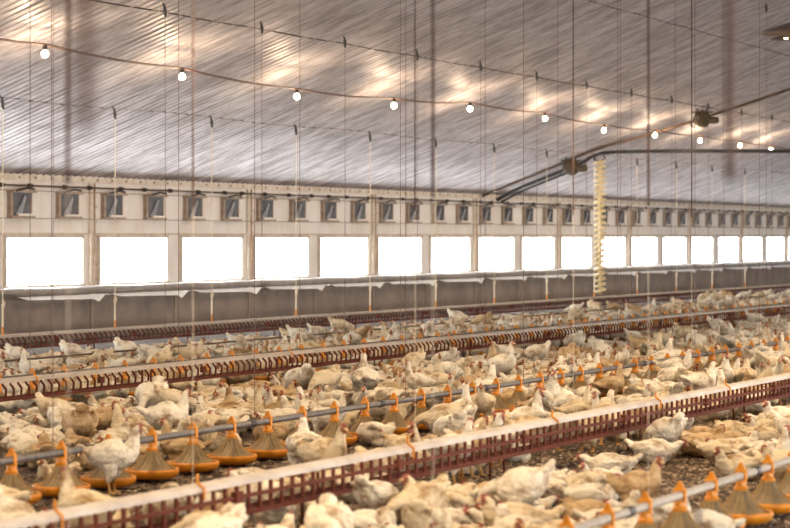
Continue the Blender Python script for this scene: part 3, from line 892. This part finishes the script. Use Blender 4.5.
def small_parts(h):
    """comb, beak, wattle and eyes fitted to a head"""
    f = h['f']; side = Vector((0, 1, 0)); side = (side - f * side.dot(f)).normalized(); upv = f.cross(side)
    if upv.z < 0: upv = -upv
    def T(a, b, c): return h['head'] + f * a + side * b + upv * c
    out = {}
    bm = bmesh.new(); ring = []
    prof = [(-.022, .018), (-.020, .032), (-.013, .028), (-.008, .038), (-.002, .031), (.006, .040), (.012, .031), (.018, .034), (.024, .024), (.022, .014)]
    A = [bm.verts.new(T(a, -.004, c)) for a, c in prof]; B = [bm.verts.new(T(a, .004, c)) for a, c in prof]
    bm.faces.new(A); bm.faces.new(B[::-1])
    for i in range(len(prof)): bm.faces.new((A[i], B[i], B[(i + 1) % 10], A[(i + 1) % 10]))
    out['comb'] = bm
    bm = bmesh.new(); tube(bm, [T(.026, 0, .0), T(.040, 0, -.002), T(.056, 0, -.010)], .01, 8, rads=[.012, .009, .0015]); out['beak'] = bm
    bm = bmesh.new()
    for s in (-1, 1): ellipsoid(bm, T(.022, s * .008, -.028), (.010, .005, .016), None, 1)
    out['wattle'] = bm
    bm = bmesh.new()
    for s in (-1, 1): ellipsoid(bm, T(.012, s * .024, .006), (.005, .005, .005), None, 1)
    out['eye'] = bm
    return out
POSES = ['sit', 'sitlow', 'situp', 'preen', 'stand', 'peck', 'standup', 'lean']
PW = {'dense': [.22, .28, .20, .14, .04, .06, .03, .03], 'open': [.18, .20, .06, .12, .18, .15, .04, .07]}
HEN = {}
for p in POSES:
    h = build_hen(p); parts = small_parts(h); h['parts'] = {}
    for k, b_ in parts.items():
        me = bpy.data.meshes.new(k); b_.to_mesh(me); b_.free(); me.materials.append(M[k if k in M else 'comb']); h['parts'][k] = me
    # the same bird as one mesh, comb, wattles and beak joined, for the ones too far to show parts
    for lev in ('mid', 'lo'):
        bm = bmesh.new(); bm.from_mesh(h[lev]); lay = bm.verts.layers.float_color.get('tint')
        for k, colr in (('comb', (.46, .17, .12, 1)), ('beak', (.85, .6, .35, 1)), ('wattle', (.46, .17, .12, 1))):
            n0 = len(bm.verts); bm.from_mesh(h['parts'][k]); bm.verts.ensure_lookup_table()
            for v in bm.verts[n0:]: v[lay] = colr
        bm.to_mesh(h[lev]); bm.free()
        h[lev].name = 'hen'
        h[lev].materials.clear(); h[lev].materials.append(M['hen'])
    HEN[p] = h

SQ = dict(sit=.86, sitlow=.84, situp=.9, preen=.88, stand=.94, peck=.94, standup=.92, lean=.94)
# placing: darts with three discs a hen
cell = {}
def circles(x, y, a, s, pose):
    ln = .12 * s; r = .098 * s
    out = [(x + ln * k * math.cos(a), y + ln * k * math.sin(a), r) for k in (-1, 0, .95)]
    if pose in ('peck', 'lean'): out.append((x + .25 * s * math.cos(a), y + .25 * s * math.sin(a), .05))
    return out
def free(cs):
    for cx_, cy_, r in cs:
        i, j = int(cx_ / .4), int(cy_ / .4)
        for a in (-1, 0, 1):
            for b in (-1, 0, 1):
                for (ox, oy, orr) in cell.get((i + a, j + b), ()):
                    if (ox - cx_) ** 2 + (oy - cy_) ** 2 < (r + orr) ** 2: return False
    return True
def put(cs):
    for c in cs: cell.setdefault((int(c[0] / .4), int(c[1] / .4)), []).append(c)
put([(p.x, p.y, .17) for p in PANS])
def blob(px, py, cx_, cy_, rx, ry): return ((px - cx_) / rx) ** 2 + ((py - cy_) / ry) ** 2 < 1
BARE = [(640, 480, 110, 20), (740, 512, 110, 30), (290, 456, 90, 24), (60, 495, 125, 30), (70, 512, 170, 26), (150, 485, 90, 22), (420, 430, 120, 18), (345, 465, 40, 20),
        (245, 395 + 85, 60, 18), (500, 438, 60, 14), (560, 470, 50, 12), (720, 385, 50, 8), (200, 470, 60, 15), (590, 415, 40, 8)]
hens = []
def zone_of(x, y):
    if y < line_y('pan_front', x) - .1: return 0
    if y < line_y('near', x): return 1
    if y < line_y('pan_mid', x): return 2
    if y < line_y('middle', x): return 3
    if y < line_y('far', x): return 4
    return 5
def try_hen(x, y, a, s, pose):
    for key, gap in (('near', .20), ('middle', .20), ('far', .20)):
        ly = line_y(key, x)
        if abs(y - ly) < gap + .14 * abs(math.sin(a)): return False
        if 0 < ly - y < {'near': .5, 'middle': .75, 'far': 1.0}[key]: return False
        if 0 < ly - y < {'near': 1.6, 'middle': 2.6, 'far': 3.6}[key] and pose in ('situp', 'standup', 'stand', 'lean'): return False
    if y > WALL_Y - .5: return False
    cs = circles(x, y, a, s, pose)
    if not free(cs): return False
    put(cs); hens.append((x, y, a, s, pose)); return True
# hens one can pick out in the foreground: picture column and row of the feet, heading, pose
def ground(px, py):
    d = F * EYE / (py - 237.0); u = (px - 395.0) / F * d
    return d * CC + u * SS, d * SS - u * CC
def toward(deg): return math.radians(deg) + TH - math.pi / 2     # 0 = to the right in the picture, 90 = away
HERO = [(112, 494, 10, 'stand', 1.2), (40, 500, 8, 'sit', 1.05), (222, 467, 60, 'stand', .95), (268, 462, -110, 'sitlow', 1.15), (300, 455, -20, 'sit', 1.1),
        (352, 449, -60, 'sitlow', 1.0), (425, 432, -5, 'stand', 1.1), (462, 437, 70, 'standup', 1.05), (482, 428, -95, 'stand', 1.05), (610, 480, 175, 'sitlow', 1.2),
        (655, 464, -10, 'sitlow', 1.2), (688, 457, 20, 'stand', 1.25), (620, 462, 30, 'sit', 1.0), (560, 462, -20, 'sit', 1.1), (437, 520, 200, 'sit', 1.3),
        (393, 530, 100, 'situp', 1.25), (295, 560, 80, 'situp', 1.3), (548, 500, 165, 'sitlow', 1.15), (512, 515, 40, 'lean', 1.15), (590, 515, 10, 'sit', 1.15),
        (735, 463, 160, 'sitlow', 1.15), (765, 452, 20, 'sit', 1.15), (520, 545, 185, 'sit', 1.3), (190, 555, 10, 'sit', 1.25), (235, 552, 20, 'sit', 1.2)]
for px, py, dg_, pose, s in HERO:
    x, y = ground(px, py); try_hen(x, y, toward(dg_), s * .95, pose)
def scatter(ya, yb, dens_try, kind):
    n_ = 0
    area_x0 = 1.5 * ya; area_x1 = min(4.3 * yb, X1 - 2)
    tries = int((area_x1 - area_x0) * (yb - ya) * dens_try)
    for _ in range(tries):
        x = random.uniform(area_x0, area_x1); y = random.uniform(ya, yb)
        px, py, d = project(x, y, 0)
        if px < -55 or px > 850 or py > 640: continue
        z = zone_of(x, y)
        if z == 0 or z == 5: continue
        if any(blob(px, py, *b) for b in BARE) and random.random() < .97: continue
        if z == 2 and random.random() < (.80 if px < 400 else .62): continue
        if z == 2 and line_y('pan_mid', x) - y < 1.0 and random.random() < .75: continue
        pose = random.choices(POSES, PW['dense' if z != 2 else 'open'])[0]
        a = random.uniform(0, 2 * math.pi); s = random.uniform(.96, 1.20)
        try_hen(x, y, a, s, pose)
scatter(4.0, 11.0, 60, 'n'); scatter(11.0, 16.6, 45, 'm'); scatter(16.6, 25.6, 36, 'f')

TONES = {'white': (.76, .69, .55), 'cream': (.68, .565, .38), 'buff-stained': (.54, .385, .21)}
POSEW = {'sit': 'sitting', 'sitlow': 'crouching low', 'situp': 'sitting with neck up', 'preen': 'preening its side', 'stand': 'standing',
         'peck': 'pecking the litter', 'standup': 'standing with neck stretched', 'lean': 'leaning forward'}
ZONE = {1: 'in front of the near trough', 2: 'ahead of the middle pans', 3: 'behind the middle pans', 4: 'behind the middle trough', 5: 'behind the far trough'}
winc = [(project(x, WALL_Y, 2)[0], project(x + WW, WALL_Y, 2)[0]) for x in vis]
cand = []
for h in hens:
    px, py, d = project(h[0], h[1], .2)
    pyf = project(h[0], h[1], 0.40)[1]
    vis_ok = -8 < px < 798 and pyf < 526
    cand.append((d / h[3] if vis_ok else 1e9, px, py, h))
cand.sort(key=lambda c: c[0])
ind = cand[:300]; rest = cand[300:]
rows = {}
for i, (d, px, py, h) in enumerate(ind):
    tone = random.choices(list(TONES), [.52, .36, .12])[0]
    wi = min(range(len(winc)), key=lambda k: abs((winc[k][0] + winc[k][1]) / 2 - px))
    rows.setdefault((tone, h[4], zone_of(h[0], h[1]), wi), []).append((px, i, h))
for (tone, pose, z, wi), lst in rows.items():
    lst.sort()
    for r_, (px, i, h) in enumerate(lst):
        place = 'below the leftmost window' if wi == 0 else 'below the rightmost window' if wi == len(winc) - 1 else 'below the %s window' % ordinal(wi + 1)
        lb = '%s hen %s %s, %s' % (tone, POSEW[pose], ZONE[z], place)
        if len(lst) > 1: lb += ', ' + ('leftmost' if r_ == 0 else 'rightmost' if r_ == len(lst) - 1 else ordinal(r_ + 1))
        H = HEN[pose]; jit = random.uniform(.92, 1.06); col = tuple(min(1, c * jit) for c in TONES[tone]) + (1,)
        x, y, a, s, _ = h
        if i < 150:
            t = thing('hen', lb, 'hen', (x, y, 0), 'white hens on the litter'); t.rotation_euler = (0, 0, a); t.scale = (s, s * 1.2, s * SQ[pose])
            b_ = bpy.data.objects.new('body', H['hi']); COL.objects.link(b_); b_.parent = t; b_.color = col
            for k, me in H['parts'].items():
                q = bpy.data.objects.new(k, me); COL.objects.link(q); q.parent = t
        else:
            t = bpy.data.objects.new('hen', H['mid']); COL.objects.link(t); t.location = (x, y, 0); t.rotation_euler = (0, 0, a); t.scale = (s, s * 1.2, s * SQ[pose]); t.color = col
            tag(t, lb, 'hen', 'white hens on the litter')
# the rest of the flock, too many to count: one object
V, FV, FL, T_, off = [], [], [], [], 0
cache = {}
for p in POSES:
    m_ = HEN[p]['lo']; m_.calc_loop_triangles()
    co = np.empty(len(m_.vertices) * 3); m_.vertices.foreach_get('co', co)
    tr = np.empty(len(m_.loop_triangles) * 3, dtype=np.int32); m_.loop_triangles.foreach_get('vertices', tr)
    ti = np.empty(len(m_.vertices) * 4, dtype=np.float32); m_.color_attributes['tint'].data.foreach_get('color', ti)
    cache[p] = (co.reshape(-1, 3), tr.reshape(-1, 3), ti.reshape(-1, 4))
tl = list(TONES.values())
for _, px, py, (x, y, a, s, pose) in rest:
    co, tr, ti = cache[pose]; ca, sa = math.cos(a), math.sin(a)
    q = np.empty_like(co); co = co * np.array([1, 1.2, 1]); q[:, 0] = (co[:, 0] * ca - co[:, 1] * sa) * s + x; q[:, 1] = (co[:, 0] * sa + co[:, 1] * ca) * s + y; q[:, 2] = co[:, 2] * s * SQ[pose]
    tone = random.choices(tl, [.52, .36, .12])[0]; j = random.uniform(.9, 1.06)
    c = ti.copy(); c[:, :3] *= np.array(tone) * j
    V.append(q); FV.append(tr + off); T_.append(c); off += len(co)
V = np.concatenate(V); FV = np.concatenate(FV); T_ = np.concatenate(T_)
me = bpy.data.meshes.new('flock')
me.vertices.add(len(V)); me.vertices.foreach_set('co', V.ravel())
me.loops.add(FV.size); me.loops.foreach_set('vertex_index', FV.ravel().astype(np.int32))
me.polygons.add(len(FV)); me.polygons.foreach_set('loop_start', np.arange(0, FV.size, 3, dtype=np.int32))
me.polygons.foreach_set('use_smooth', np.ones(len(FV), dtype=bool))
me.update(calc_edges=True); set_tint(me, T_)
fo = link_mesh('hen_flock', me, M['hen']); tag(fo, 'dense flock of small distant white hens filling the litter back to the wall', 'hens'); fo['kind'] = 'stuff'
print('HENS', len(hens), 'individual', len(ind), 'visible', sum(1 for c in cand if c[0] < 1e8))

# ------------------------------------------------------------------ loose wood chips on the near litter
V, Fc, T_ = [], [], []; k = 0
palette = [(.24, .165, .10), (.12, .075, .045), (.06, .036, .02), (.03, .018, .01), (.42, .32, .22)]
for _ in range(60000):
    y = random.uniform(4.0, 11.5); x = random.uniform(1.5 * y, 4.2 * y)
    px, py, d = project(x, y, 0)
    if px < -20 or px > 810 or py > 560: continue
    l, w_, h_ = random.uniform(.015, .05), random.uniform(.008, .02), random.uniform(.006, .022); a = random.uniform(0, 6.28)
    ca, sa = math.cos(a), math.sin(a); tz = random.uniform(-.01, .01)
    for dx, dy, dz in ((-l, -w_, 0), (l, -w_, 0), (l, w_, 0), (-l, w_, 0), (l * .3, 0, h_)):
        V.append((x + dx * ca - dy * sa, y + dx * sa + dy * ca, dz + .001 + (tz if dx > 0 and dz == 0 else 0) * 0))
    for f in ((0, 1, 4), (1, 2, 4), (2, 3, 4), (3, 0, 4), (3, 2, 1, 0)): Fc.append(tuple(q + k for q in f))
    c = random.choices(palette, [.24, .28, .24, .14, .10])[0]; T_ += [(*c, 1)] * 5; k += 5
me = bpy.data.meshes.new('chips'); me.from_pydata(V, [], Fc); me.update(); set_tint(me, T_)
lc = link_mesh('wood_chips', me, M['chip']); tag(lc, 'loose brown wood chips and shavings strewn over the near litter', 'litter'); lc['kind'] = 'stuff'
